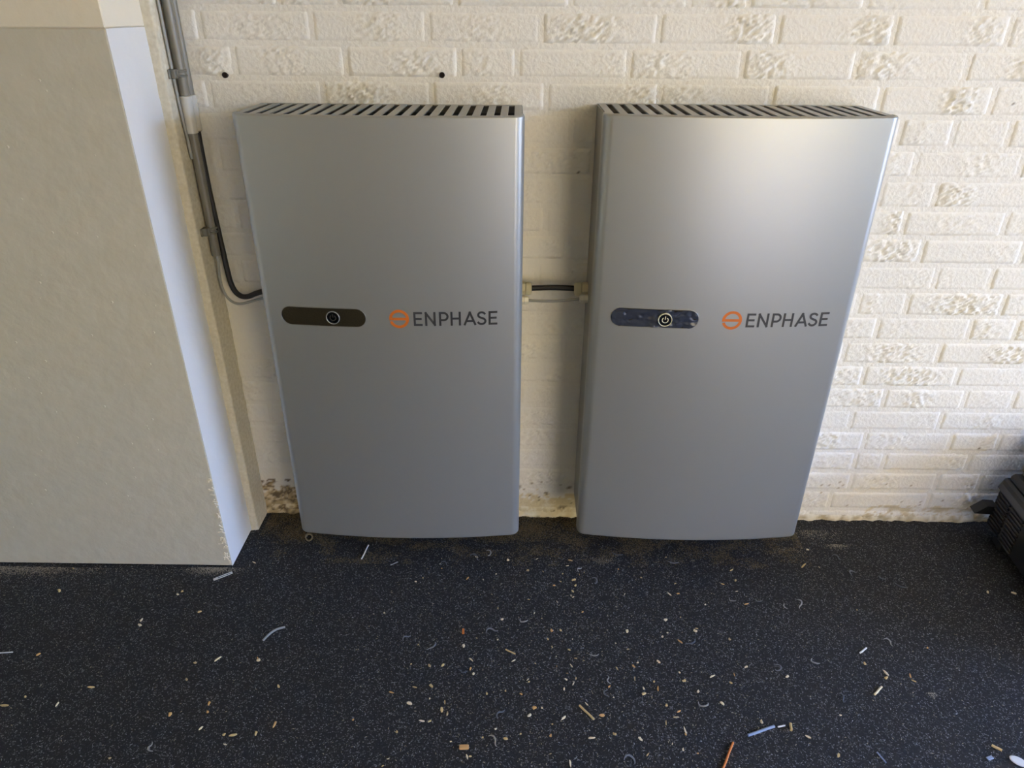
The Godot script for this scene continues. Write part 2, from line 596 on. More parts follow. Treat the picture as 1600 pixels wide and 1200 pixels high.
# =====================================================================
# painted pier at the left, with its rough plaster return
# =====================================================================
func build_pier() -> void:
	var xr := -0.6985
	var zf := 0.2166
	var band := 1.195
	var st := begin()
	box(st, Vector3(X0, 0.004, 0.0), Vector3(xr, band, zf), 0.0025)
	var pier := struct("pillar", st.commit(), M.grey_paint, "pier in front of the brick wall, grey paint below and cream above")
	var s2 := begin()
	box(s2, Vector3(X0, band, 0.0), Vector3(xr + 0.0002, CEIL, zf + 0.0002), 0.002)
	obj("upper_paint_band", s2.commit(), M.cream_paint, pier)
	var s6 := begin()
	box(s6, Vector3(xr - 0.001, 0.004, 0.077), Vector3(xr + 0.0004, band - 0.0005, zf - 0.0005), 0.0002)
	obj("side_paint_lit", s6.commit(), M.side_paint_lit, pier)
	# rough strip between the pier and the brick wall
	var n := noise(41, 1.0, 3)
	var nu := 15
	var nv := 260
	var pts := PackedVector3Array()
	for j in nv:
		var y := CEIL * j / (nv - 1)
		var lip := n.get_noise_2d(y * 22.0, 3.0) * 0.0045 + n.get_noise_2d(y * 90.0, 9.0) * 0.002
		for i in nu:
			var p := Vector3.ZERO
			var t := float(i) / (nu - 1)
			if t < 0.36:
				var q := t / 0.36
				p = Vector3(lerpf(xr - 0.004, -0.6835, q), y, 0.0775 + n.get_noise_3d(q * 2.0, y * 60.0, 0) * 0.0014 - 0.002 * q)
				if i == 0:
					p.z += 0.0008 + maxf(lip, -0.001)
				if i == 1:
					p.z += maxf(lip, 0.0) * 0.8
			elif t < 0.5:
				var q2 := (t - 0.36) / 0.14
				p = Vector3(-0.6835 + 0.0028 * sin(q2 * PI / 2), y, 0.0755 - 0.004 * (1 - cos(q2 * PI / 2)))
			else:
				var q3 := (t - 0.5) / 0.5
				p = Vector3(-0.6807 + n.get_noise_3d(y * 25.0, q3 * 2.0, 5.0) * 0.0008, y, lerpf(0.0715, -0.004, q3))
			pts.append(p)
	var s3 := begin()
	sheet(s3, pts, nu, nv, Vector3(1, 0, 1))
	obj("plaster_strip", s3.commit(), M.plaster, pier)
	# flakes of paint lifting along the foot of the corner
	var s4 := begin()
	var r := RandomNumberGenerator.new()
	r.seed = 12
	for i in 46:
		var y := 0.01 + 0.26 * pow(r.randf(), 1.1)
		var w := r.randf_range(0.002, 0.006)
		var c := Vector3(xr - 0.003 - 0.016 * r.randf() * r.randf(), y, zf + 0.0004)
		var xf := Transform3D(Basis(Vector3(0, 0, 1), r.randf() * PI), c)
		box(s4, Vector3(-w, -0.0016, -0.001), Vector3(w, 0.0016, 0.0012), 0.0006, xf)
	var fl := obj("paint_flakes", s4.commit(), M.cream_paint, pier)
	fl.set_meta("kind", "stuff")
	# bumps and runs under the grey paint
	var s5 := begin()
	for i in 70:
		var c2 := Vector3(r.randf_range(-1.28, -0.72), r.randf_range(0.03, 1.15), zf - 0.0002)
		var rr := r.randf_range(0.0012, 0.003)
		lathe(s5, [Vector2(rr, 0), Vector2(rr * 0.7, rr * 0.3), Vector2(0, rr * 0.42)], c2, Vector3.BACK, 8)
	var bu := obj("paint_bumps", s5.commit(), M.grey_paint, pier)
	bu.set_meta("kind", "stuff")

# =====================================================================
# loose fibre and grit on the floor
# =====================================================================
func flake_mesh() -> ArrayMesh:
	var st := begin()
	var a := Vector3(-0.5, 0.0, 0.0)
	var b := Vector3(-0.05, 0.30, 0.16)
	var c := Vector3(0.06, 0.26, -0.17)
	var d := Vector3(0.5, 0.06, 0.03)
	var inside := Vector3(0, 0.1, 0)
	face(st, [a, b, c], inside)
	face(st, [b, c, d], inside)
	face(st, [a, b, d], inside)
	face(st, [a, c, d], inside)
	return st.commit()

func scatter(called: String, mesh: Mesh, material: Material, buf: PackedFloat32Array, count: int, parent: Node) -> void:
	var mm := MultiMesh.new()
	mm.transform_format = MultiMesh.TRANSFORM_3D
	mm.use_colors = true
	mm.mesh = mesh
	mm.instance_count = count
	mm.buffer = buf
	var mi := MultiMeshInstance3D.new()
	mi.name = called
	mi.multimesh = mm
	mi.material_override = material
	mi.set_meta("kind", "stuff")
	parent.add_child(mi, true)

func put(buf: PackedFloat32Array, i: int, b: Basis, p: Vector3, c: Color) -> void:
	var o := i * 16
	buf[o] = b.x.x; buf[o + 1] = b.y.x; buf[o + 2] = b.z.x; buf[o + 3] = p.x
	buf[o + 4] = b.x.y; buf[o + 5] = b.y.y; buf[o + 6] = b.z.y; buf[o + 7] = p.y
	buf[o + 8] = b.x.z; buf[o + 9] = b.y.z; buf[o + 10] = b.z.z; buf[o + 11] = p.z
	buf[o + 12] = c.r; buf[o + 13] = c.g; buf[o + 14] = c.b; buf[o + 15] = 1.0

func build_floor_grain() -> void:
	var fl := get_node("floor")
	var fm := flake_mesh()
	var r := RandomNumberGenerator.new()
	r.seed = 77
	# carpet pile
	var n := 310000
	var buf := PackedFloat32Array()
	buf.resize(n * 16)
	for i in n:
		var p := Vector3(r.randf_range(-1.5, 1.7), 0.0, r.randf_range(0.0, 1.05))
		var l := r.randf_range(0.0022, 0.0062)
		var b := Basis(Vector3.UP, r.randf() * TAU) * Basis(Vector3.BACK, r.randf_range(-0.1, 0.5))
		b = b.scaled_local(Vector3(l, r.randf_range(0.0015, 0.0035), r.randf_range(0.0030, 0.0065)))
		var v := 0.006 + 0.020 * r.randf()
		var q := r.randf()
		if q < 0.36:
			v = 0.065 + 0.13 * r.randf()
		elif q < 0.39:
			v = 0.14 + 0.20 * r.randf()
		put(buf, i, b, p, Color(v, v, v * 1.03))
	scatter("carpet_pile", fm, M.grain, buf, n, fl)
	# brown sandy dirt lying against the wall under and between the cabinets
	var pn := noise(55, 1.0, 3)
	var m := 46000
	var b2 := PackedFloat32Array()
	b2.resize(m * 16)
	var k := 0
	while k < m:
		var p := Vector3(r.randf_range(-0.67, 0.75), 0.0008, 0.20 * r.randf())
		var dens := 0.80 + pn.get_noise_2d(p.x * 9.0, p.z * 14.0) * 1.0 - p.z * 4.2
		if p.x < -0.50 and p.z > 0.13:
			dens -= 0.4
		if r.randf() > dens:
			continue
		var l := r.randf_range(0.0016, 0.0042)
		var b := Basis(Vector3.UP, r.randf() * TAU).scaled_local(Vector3(l, l * 0.9, l * 1.5))
		var v := r.randf_range(0.5, 1.5)
		put(b2, k, b, p, Color(0.135 * v, 0.102 * v, 0.050 * v))
		k += 1
	scatter("brown_dirt", fm, M.grain, b2, m, fl)
	# pale sand: along the foot of the pier, beside the right cabinet and at one trodden spot
	var spots := [[-1.22, 0.226, 0.17, 0.016, 2600], [-0.745, 0.220, 0.06, 0.012, 1100], [0.80, 0.05, 0.05, 0.02, 420], [0.84, 0.105, 0.025, 0.008, 260], [0.70, 0.12, 0.06, 0.02, 200], [0.857, 0.556, 0.008, 0.006, 90], [0.23, 0.17, 0.03, 0.012, 160]]
	var tot := 0
	for s in spots:
		tot += s[4]
	var b3 := PackedFloat32Array()
	b3.resize(tot * 16)
	k = 0
	for s in spots:
		for i in s[4]:
			var p := Vector3(s[0] + r.randfn() * s[2] * 0.6, 0.001, s[1] + absf(r.randfn()) * s[3])
			var l := r.randf_range(0.0012, 0.003)
			var v := r.randf_range(0.35, 1.0)
			put(b3, k, Basis(Vector3.UP, r.randf() * TAU).scaled_local(Vector3(l, l * 0.7, l * 2.0)), p, Color(0.46 * v, 0.40 * v, 0.30 * v))
			k += 1
	scatter("pale_sand", fm, M.grain, b3, tot, fl)
	# specks of pale sawdust too small to pick out
	var c := 4200
	var b4 := PackedFloat32Array()
	b4.resize(c * 16)
	for i in c:
		var p := Vector3(r.randfn() * 0.30 + 0.12, 0.002, r.randf_range(0.14, 0.84))
		if r.randf() < 0.35:
			p.x = r.randf_range(-1.2, 1.2)
		var l := r.randf_range(0.0025, 0.0060)
		var v := r.randf_range(0.3, 0.9)
		var warm := r.randf() < 0.6
		put(b4, i, Basis(Vector3.UP, r.randf() * TAU).scaled_local(Vector3(l, l * 0.5, l * 0.9)), p, Color(0.52 * v, 0.45 * v, 0.30 * v) if warm else Color(0.42 * v, 0.43 * v, 0.45 * v))
	scatter("sawdust", fm, M.grain, b4, c, fl)
	# hair-thin curled fibres
	var st := begin()
	var arc := PackedVector3Array()
	for i in 7:
		var a := 2.2 * i / 6.0
		arc.append(Vector3(sin(a), 0.12 * sin(a * 1.4), 1.0 - cos(a)) * 0.5)
	tube(st, arc, 0.028, 3, false)
	var hm := st.commit()
	var d := 1300
	var b5 := PackedFloat32Array()
	b5.resize(d * 16)
	for i in d:
		var p := Vector3(r.randf_range(-1.3, 1.4), 0.002, r.randf_range(0.1, 0.85))
		if r.randf() < 0.45:
			p.x = r.randfn() * 0.3 + 0.2
		var l := r.randf_range(0.005, 0.016)
		var v := r.randf_range(0.05, 0.20)
		put(b5, i, Basis(Vector3.UP, r.randf() * TAU).scaled_local(Vector3(l, l * 0.5, l * r.randf_range(0.15, 0.9))), p, Color(v, v, v * 1.06))
	scatter("loose_fibres", hm, M.grain, b5, d, fl)

# =====================================================================
# the two battery cabinets
# =====================================================================
const CW := 0.2706
const CH := 0.98

func front_z(x: float) -> float:
	return 0.195 - 0.0200 * pow(x / 0.27, 2.0)

# outline of the cover seen from above, from the left flange round the bowed front to the right flange: [point, normal]
func cover_outline() -> Array:
	var out := []
	var r := 0.021
	var th := 0.131
	var cx := CW - r
	var xs := cx + r * sin(th)
	var zc := front_z(xs) - r * cos(th)
	var half := []
	half.append([Vector2(CW, 0.146), Vector2(1, 0)])
	for i in 13:
		var a := PI / 2 - (PI / 2 - th) * i / 12.0
		half.append([Vector2(cx + r * sin(a), zc + r * cos(a)), Vector2(sin(a), cos(a))])
	for i in range(1, 17):
		var x := xs * (1.0 - i / 16.0)
		var sl := 2 * 0.02 * x / (0.27 * 0.27)
		half.append([Vector2(x, front_z(x)), Vector2(sl, 1).normalized()])
	for e in half:
		out.append([Vector2(-e[0].x, e[0].y), Vector2(-e[1].x, e[1].y)])
	half.reverse()
	for i in range(1, half.size()):
		out.append(half[i])
	return out

# a flat outline bent on to the bowed front: points in (x, y) of the front, lifted by "lift"
func on_front(st: SurfaceTool, poly: PackedVector2Array, lift: float, thick := 0.0006) -> void:
	var idx := Geometry2D.triangulate_polygon(poly)
	for i in range(0, idx.size(), 3):
		var p := []
		for k in 3:
			var q := poly[idx[i + k]]
			p.append(Vector3(q.x, q.y, front_z(q.x) + lift))
		tri(st, p[0], p[1], p[2], Vector3.BACK)
	for i in poly.size():
		var a := poly[i]
		var b := poly[(i + 1) % poly.size()]
		var a1 := Vector3(a.x, a.y, front_z(a.x) + lift)
		var b1 := Vector3(b.x, b.y, front_z(b.x) + lift)
		var dz := Vector3(0, 0, thick + 0.0004)
		var e := b - a
		var n := Vector3(e.y, -e.x, 0).normalized()
		if Geometry2D.is_polygon_clockwise(poly):
			n = -n
		tri(st, a1, b1, b1 - dz, n)
		tri(st, a1, b1 - dz, a1 - dz, n)

func stroke(st: SurfaceTool, line: Array, w: float, lift: float) -> void:
	# short quads along the stroke, so that it follows the bow
	for i in line.size() - 1:
		var a: Vector2 = line[i]
		var b: Vector2 = line[i + 1]
		var t := (b - a).normalized()
		var n := Vector2(-t.y, t.x) * w * 0.5
		var e0 := t * w * 0.5 if i == 0 else t * w * 0.12
		var e1 := t * w * 0.5 if i == line.size() - 2 else t * w * 0.12
		on_front(st, PackedVector2Array([a - e0 - n, b + e1 - n, b + e1 + n, a - e0 + n]), lift + 0.00001 * i)

func arc2(c: Vector2, r: Vector2, a0: float, a1: float, n: int) -> Array:
	var out := []
	for i in n + 1:
		var a := deg_to_rad(lerpf(a0, a1, float(i) / n))
		out.append(c + Vector2(cos(a) * r.x, sin(a) * r.y))
	return out

func ring_sector(st: SurfaceTool, c: Vector2, r0: float, r1: float, a0: float, a1: float, n: int, lift: float) -> void:
	for i in n:
		var s := deg_to_rad(lerpf(a0, a1, float(i) / n))
		var e := deg_to_rad(lerpf(a0, a1, float(i + 1) / n))
		on_front(st, PackedVector2Array([c + Vector2(cos(s), sin(s)) * r0, c + Vector2(cos(s), sin(s)) * r1, c + Vector2(cos(e), sin(e)) * r1, c + Vector2(cos(e), sin(e)) * r0]), lift)

func lettering() -> ArrayMesh:
	var st := begin()
	var w := 0.0044
	var H := 0.0305
	var x := 0.0
	var L := []     # strokes in letter space
	# E N P H A S E, as a light geometric sans
	var pen := w * 0.5
	var top := H - w * 0.5
	var bot := w * 0.5
	var mid := H * 0.51
	# E
	L.append([[Vector2(0.0160, top), Vector2(pen, top)], [Vector2(pen, top), Vector2(pen, bot)], [Vector2(pen, bot), Vector2(0.0160, bot)], [Vector2(pen, mid), Vector2(0.0145, mid)]])
	# N
	L.append([[Vector2(pen, bot), Vector2(pen, top)], [Vector2(pen, top), Vector2(0.0200, bot)], [Vector2(0.0200, bot), Vector2(0.0200, top)]])
	# P
	var bowl: Array = [Vector2(pen, top)]
	bowl.append_array(arc2(Vector2(0.0098, (top + mid - 0.003) * 0.5), Vector2(0.0078, (top - mid + 0.003) * 0.5), 90, -90, 10))
	bowl.append(Vector2(pen, mid - 0.003))
	L.append([[Vector2(pen, bot), Vector2(pen, top)], bowl])
	# H
	L.append([[Vector2(pen, bot), Vector2(pen, top)], [Vector2(0.0192, bot), Vector2(0.0192, top)], [Vector2(pen, mid), Vector2(0.0192, mid)]])
	# A
	L.append([[Vector2(0.0008, bot), Vector2(0.0115, top)], [Vector2(0.0115, top), Vector2(0.0222, bot)], [Vector2(0.0050, H * 0.31), Vector2(0.0180, H * 0.31)]])
	# S
	var s_line: Array = arc2(Vector2(0.0095, H * 0.735), Vector2(0.0070, H * 0.195), 30, 250, 10)
	s_line.append_array(arc2(Vector2(0.0095, H * 0.285), Vector2(0.0078, H * 0.215), 75, -150, 10))
	L.append([s_line])
	# E
	L.append(L[0])
	var adv := [0.0235, 0.0290, 0.0235, 0.0285, 0.0262, 0.0238, 0.0]
	for i in L.size():
		for ln in L[i]:
			var moved := []
			for p in ln:
				moved.append(Vector2(p.x + x + 0.0468, p.y + 0.5850 - H / 2))
			stroke(st, moved, w, 0.0005)
		x += adv[i]
	return st.commit()

func cabinet(called: String, label: String, at: Vector3, left_film: bool) -> Node3D:
	var t := thing(called, label, "cabinet", at, "grey battery cabinets on the brick wall")
	# --- cover: bowed sheet with rolled corners and turned-in top and bottom edges
	var ol := cover_outline()
	var nu := ol.size()
	var vs := []          # [y, inset]
	for i in 7:
		var a := PI / 2 * i / 6.0
		vs.append([0.007 * (1 - sin(PI / 2 - (PI / 2 - a))) if false else 0.007 * (1 - cos(a)), 0.007 * (1 - sin(a))])
	for i in range(1, 20):
		vs.append([0.007 + (CH - 0.0120) * i / 20.0, 0.0])
	for i in 6:
		var a2 := PI / 2 * i / 5.0
		vs.append([CH - 0.0050 + 0.0050 * sin(a2), 0.0050 * (1 - cos(a2))])
	vs.append([CH - 0.0002, 0.0062])
	vs.append([CH - 0.0040, 0.0064])
	var pts := PackedVector3Array()
	for v in vs:
		for e in ol:
			var q: Vector2 = e[0] - e[1] * v[1]
			pts.append(Vector3(q.x, v[0], q.y))
	var st := begin()
	sheet(st, pts, nu, vs.size(), Vector3.ZERO, PackedColorArray(), Vector3(0, CH / 2, 0.02))
	# bottom pan
	var pan := []
	for e in ol:
		var q: Vector2 = e[0] - e[1] * 0.007
		pan.append(Vector3(q.x, 0.0003, q.y))
	for i in range(1, pan.size() - 1):
		tri(st, pan[0], pan[i], pan[i + 1], Vector3.DOWN)
	obj("front_cover", st.commit(), M.silver, t)
	# --- chassis against the wall
	var sb := begin()
	box(sb, Vector3(-CW + 0.0035, 0.004, 0.006), Vector3(CW - 0.0035, CH - 0.150, 0.150), 0.002)
	box(sb, Vector3(-CW + 0.0035, CH - 0.151, 0.006), Vector3(-CW + 0.0055, CH - 0.004, 0.150))
	box(sb, Vector3(CW - 0.0055, CH - 0.151, 0.006), Vector3(CW - 0.0035, CH - 0.004, 0.150))
	box(sb, Vector3(-CW + 0.0035, CH - 0.151, 0.006), Vector3(CW - 0.0035, CH - 0.004, 0.008))
	obj("chassis", sb.commit(), M.chassis, t)
	# --- deep open well under the grille with cooling fins running along it
	var sw := begin()
	box(sw, Vector3(-CW + 0.006, CH - 0.1500, 0.009), Vector3(CW - 0.006, CH - 0.1480, 0.172))
	obj("vent_floor", sw.commit(), M.chassis, t)
	var sf := begin()
	for i in 6:
		var z := 0.040 + 0.024 * i
		box(sf, Vector3(-CW + 0.010, CH - 0.0900, z), Vector3(CW - 0.010, CH - 0.0125, z + 0.0012))
	obj("cooling_fins", sf.commit(), M.fin, t)
	# --- top grille: frame and 22 bars between slots
	var sg := begin()
	var yg0 := CH - 0.0040
	var yg1 := CH - 0.0012
	box(sg, Vector3(-CW + 0.004, yg0, 0.006), Vector3(CW - 0.004, yg1, 0.016), 0.0006)
	var cells := 40
	for i in cells:
		var xa := lerpf(-CW + 0.0056, CW - 0.0056, float(i) / cells)
		var xb := lerpf(-CW + 0.0056, CW - 0.0056, float(i + 1) / cells)
		var za := minf(front_z(xa) - 0.0060, 0.1705 if absf(xa) > CW - 0.012 else 1.0)
		var zb := minf(front_z(xb) - 0.0060, 0.1705 if absf(xb) > CW - 0.012 else 1.0)
		var c := Vector3((xa + xb) / 2, (yg0 + yg1) / 2, (za + zb) / 2 - 0.004)
		var A := Vector3(xa, yg1, za); var B := Vector3(xb, yg1, zb)
		var Cc := Vector3(xb, yg1, zb - 0.010); var D := Vector3(xa, yg1, za - 0.010)
		var dn := Vector3(0, yg0 - yg1, 0)
		face(sg, [A, B, Cc, D], c)
		face(sg, [Cc, D, D + dn, Cc + dn], c)
		face(sg, [A + dn, B + dn, Cc + dn, D + dn], c)
	var gr := obj("top_grille", sg.commit(), M.grille, t)
	var pitch := (2 * CW - 0.012) / 20.5
	for i in 21:
		var x := -CW + 0.006 + pitch * (i + 0.25)
		var w := pitch * 0.275
		var s1 := begin()
		box(s1, Vector3(x - w, yg0, 0.014), Vector3(x + w, yg1, minf(front_z(x) - 0.0140, 0.166 if absf(x) > CW - 0.014 else 1.0)), 0.0004)
		obj("grille_bar", s1.commit(), M.grille, gr)
	# --- status window with its rim and power button
	var wy := 0.5855
	var x0 := -0.2305
	var x1 := -0.0515
	var hr := 0.0203
	var pill := PackedVector2Array()
	for p in arc2(Vector2(x1 - hr, wy), Vector2(hr, hr), -90, 90, 14):
		pill.append(p)
	for i in range(1, 12):
		pill.append(Vector2(lerpf(x1 - hr, x0 + hr, i / 12.0), wy + hr))
	for p in arc2(Vector2(x0 + hr, wy), Vector2(hr, hr), 90, 270, 14):
		pill.append(p)
	for i in range(1, 12):
		pill.append(Vector2(lerpf(x0 + hr, x1 - hr, i / 12.0), wy - hr))
	var sp := begin()
	var wp := PackedVector3Array()
	for i in 61:
		var x := lerpf(x0, x1, i / 60.0)
		var d := minf(x - x0, x1 - x)
		var lim := hr if d >= hr else sqrt(maxf(hr * hr - (hr - d) * (hr - d), 0.0))
		for k in 3:
			wp.append(Vector3(x, wy + lim * (k - 1), front_z(x) + 0.0004))
	sheet(sp, wp, 3, 61, Vector3.BACK)
	var win := obj("status_window", sp.commit(), M.window, t)
	win.set_meta("label", "glossy dark pill-shaped status window")
	var sr := begin()
	var loop := PackedVector3Array()
	for v in pill:
		loop.append(Vector3(v.x, v.y, front_z(v.x) + 0.0002))
	loop.append(loop[0]); 
	tube(sr, loop, 0.0008, 6, false)
	obj("window_rim", sr.commit(), M.rim, win)
	if left_film:
		# crinkled protective film still stuck on the window
		var fn := noise(61, 1.0, 3, FastNoiseLite.TYPE_CELLULAR)
		fn.cellular_return_type = FastNoiseLite.RETURN_DISTANCE2_SUB
		var en := noise(62, 1.0, 2)
		var nxx := 90
		var nyy := 22
		var fp := PackedVector3Array()
		for j in nyy:
			for i in nxx:
				var u := float(i) / (nxx - 1)
				var v := float(j) / (nyy - 1) * 2.0 - 1.0
				var x := lerpf(x0 + 0.0015, x1 - 0.0015, u)
				var d := minf(x - x0, x1 - x)
				var lim := hr - 0.0012
				if d < hr:
					lim = sqrt(maxf(hr * hr - (hr - d) * (hr - d), 0.0)) - 0.0006
				lim = maxf(lim, 0.0004)
				if v > 0.0:
					lim *= 1.0 - maxf(0.0, en.get_noise_1d(x * 70.0)) * 0.25
				var y := wy + v * lim
				var zz := front_z(x) + 0.0036 + fn.get_noise_2d(x * 22.0, y * 26.0) * 0.0030 + en.get_noise_2d(x * 45.0, y * 70.0) * 0.0009
				fp.append(Vector3(x, y, zz))
		var sfm := begin()
		sheet(sfm, fp, nxx, nyy, Vector3.BACK)
		var f := obj("protective_film", sfm.commit(), M.film, win)
		f.set_meta("label", "crinkled bluish protective film")
	var bc := Vector2(-0.1205, wy - 0.0005)
	var bz := front_z(bc.x) + (0.0052 if left_film else 0.0006)
	var tilt := 2 * 0.02 * bc.x / (0.27 * 0.27)
	var ax := Vector3(tilt, 0, 1).normalized()
	var bp := Vector3(bc.x, bc.y, bz)
	var s3 := begin()
	lathe(s3, [Vector2(0.0128, -0.003), Vector2(0.0128, 0.0006), Vector2(0.0120, 0.0010), Vector2(0, 0.0010)], bp, ax, 32)
	var btn := obj("power_button", s3.commit(), M.button, win)
	var s4 := begin()
	lathe(s4, [Vector2(0.0144, -0.003), Vector2(0.0144, 0.0012), Vector2(0.0138, 0.0018), Vector2(0.0128, 0.0012), Vector2(0.0126, -0.001)], bp, ax, 36)
	obj("button_ring", s4.commit(), M.icon_bright if left_film else M.ring_dim, win)
	var s5 := begin()
	var lift := bz + 0.0013 - front_z(bc.x)
	ring_sector(s5, bc, 0.0052, 0.0068, 128, 412, 22, lift)
	stroke(s5, [bc + Vector2(0, 0.0016), bc + Vector2(0, 0.0070)], 0.0017, lift)
	obj("power_symbol", s5.commit(), M.icon_bright if left_film else M.icon_dim, win)
	# --- printed emblem and name
	var se := begin()
	var ec := Vector2(0.0170, 0.5850)
	var R := 0.0204
	ring_sector(se, ec, R * 0.72, R, 2, 180, 26, 0.0005)
	ring_sector(se, ec, R * 0.72, R, 198, 352, 24, 0.0005)
	stroke(se, [ec + Vector2(-R + 0.003, 0.0), ec + Vector2(-R * 0.33, 0.0), ec + Vector2(R * 0.33, 0.0), ec + Vector2(R - 0.003, 0.0)], 0.0056, 0.0005)
	var em := obj("emblem", se.commit(), M.orange, t)
	em.set_meta("label", "orange ring emblem with a bar across it")
	var wd := obj("lettering", lettering(), M.print, t)
	wd.set_meta("label", "dark printed capital letters beside the emblem")
	return t

func build_cabinets() -> void:
	cabinet("battery_cabinet", "grey metal battery cabinet beside the pier and conduits, its status window plain", Vector3(-0.2599, 0.0772, 0), false)
	cabinet("battery_cabinet", "grey metal battery cabinet farther from the pier, crinkled film on its status window", Vector3(0.4254, 0.0821, 0), true)

# =====================================================================
# conduits and cables in the corner
# =====================================================================
func build_conduits() -> void:
	# wide pipe
	var cA := Vector3(-0.6675, 0, 0.033)
	var cB := Vector3(-0.6655, 0, 0.0115)
	var t := thing("conduit_pipe", "wide grey plastic conduit in the corner by the pier, nearest of the two", "pipe", Vector3(cA.x, 0.742, cA.z), "grey conduits in the corner")
	var st := begin()
	lathe(st, [Vector2(0.0078, 0.002), Vector2(0.0078, 0.0), Vector2(0.0095, 0.0), Vector2(0.0095, 1.70), Vector2(0, 1.70)], Vector3.ZERO, Vector3.UP, 24)
	obj("pipe", st.commit(), M.pvc, t)
	var s2 := begin()
	lathe(s2, [Vector2(0.0095, 0.258), Vector2(0.0118, 0.258), Vector2(0.0118, 0.328), Vector2(0.0095, 0.329)], Vector3.ZERO, Vector3.UP, 24)
	var sl := obj("coupling", s2.commit(), M.pvc_light, t)
	sl.set_meta("label", "paler slip coupling")
	var t2 := thing("conduit_pipe", "narrower grey plastic conduit against the bricks, tucked behind the wide one", "pipe", Vector3(cB.x, 1.0, cB.z), "grey conduits in the corner")
	var s3 := begin()
	lathe(s3, [Vector2(0.0066, 0.002), Vector2(0.0066, 0.0), Vector2(0.0080, 0.0), Vector2(0.0080, 1.44), Vector2(0, 1.44)], Vector3.ZERO, Vector3.UP, 20)
	obj("pipe", s3.commit(), M.pvc, t2)
	var s4 := begin()
	lathe(s4, [Vector2(0.0080, 0.002), Vector2(0.0098, 0.002), Vector2(0.0098, 0.070), Vector2(0.0080, 0.071)], Vector3.ZERO, Vector3.UP, 20)
	obj("coupling", s4.commit(), M.pvc_light, t2)
	# thin pale wire beside the pipes
	var s5 := begin()
	tube(s5, smooth_path([Vector3(-0.6765, 2.44, 0.049), Vector3(-0.6765, 1.6, 0.049), Vector3(-0.6765, 1.2, 0.0485), Vector3(-0.6768, 1.11, 0.0475), Vector3(-0.6765, 1.05, 0.046), Vector3(-0.6755, 0.99, 0.043), Vector3(-0.675, 0.95, 0.042)], 5), 0.0030, 10)
	var wi := obj("wire", s5.commit(), M.cable_grey)
	tag(wi, "thin pale wire running down beside the wide conduit", "wire")
	# saddle clips
	var n := 0
	for y in [1.112, 0.799]:
		var cl := thing("pipe_clip", ["grey saddle clip above the pale couplings, holding conduit and wire", "grey saddle clip low on the dark stretch of conduit below the couplings"][n], "clip", Vector3(-0.6807, y, 0.0), "saddle clips on the conduits")
		var sc := begin()
		box(sc, Vector3(0.0, -0.0085, 0.0400), Vector3(0.0120, 0.0085, 0.0560), 0.0012)
		box(sc, Vector3(0.0, -0.0085, 0.0560), Vector3(0.0035, 0.0085, 0.0610), 0.0010)
		box(sc, Vector3(0.0095, -0.0085, 0.0360), Vector3(0.0140, 0.0085, 0.0470), 0.0012)
		obj("clip_base", sc.commit(), M.clip, cl)
		var sd := begin()
		for yy in [-0.0066, 0.0026]:
			var loop := PackedVector3Array()
			for i in 13:
				var a := deg_to_rad(lerpf(115, -60, i / 12.0))
				loop.append(Vector3(cA.x + 0.6807 + 0.0105 * sin(deg_to_rad(90) - a), yy + 0.002, cA.z + 0.0105 * sin(a)))
			tube(sd, loop, 0.0024, 6)
		obj("clip_band", sd.commit(), M.clip, cl)
		n += 1
	# black cable: from the narrow conduit down and into the cabinet
	var s6 := begin()
	tube(s6, smooth_path([Vector3(-0.6648, 1.03, 0.0125), Vector3(-0.6640, 0.90, 0.0150), Vector3(-0.6570, 0.745, 0.0200), Vector3(-0.6545, 0.70, 0.0215), Vector3(-0.6520, 0.6735, 0.022), Vector3(-0.6455, 0.6540, 0.023), Vector3(-0.6330, 0.6430, 0.025), Vector3(-0.6150, 0.6440, 0.030), Vector3(-0.5890, 0.6560, 0.038), Vector3(-0.560, 0.665, 0.045), Vector3(-0.5275, 0.668, 0.048)], 6), 0.0060, 12)
	tag(obj("power_cable", s6.commit(), M.cable_black), "thick black cable bending from the conduit into the cabinet beside the pier", "cable")
	var s7 := begin()
	tube(s7, smooth_path([Vector3(-0.6640, 0.80, 0.033), Vector3(-0.6660, 0.735, 0.033), Vector3(-0.6700, 0.69, 0.0325), Vector3(-0.6690, 0.664, 0.0320), Vector3(-0.6620, 0.642, 0.0320), Vector3(-0.6480, 0.6290, 0.0320), Vector3(-0.6280, 0.6285, 0.034), Vector3(-0.5930, 0.6400, 0.040), Vector3(-0.560, 0.650, 0.046), Vector3(-0.5275, 0.652, 0.05)], 6), 0.0029, 10)
	tag(obj("data_cable", s7.commit(), M.cable_grey), "thin grey cable looping below the thick black one by the pier", "cable")

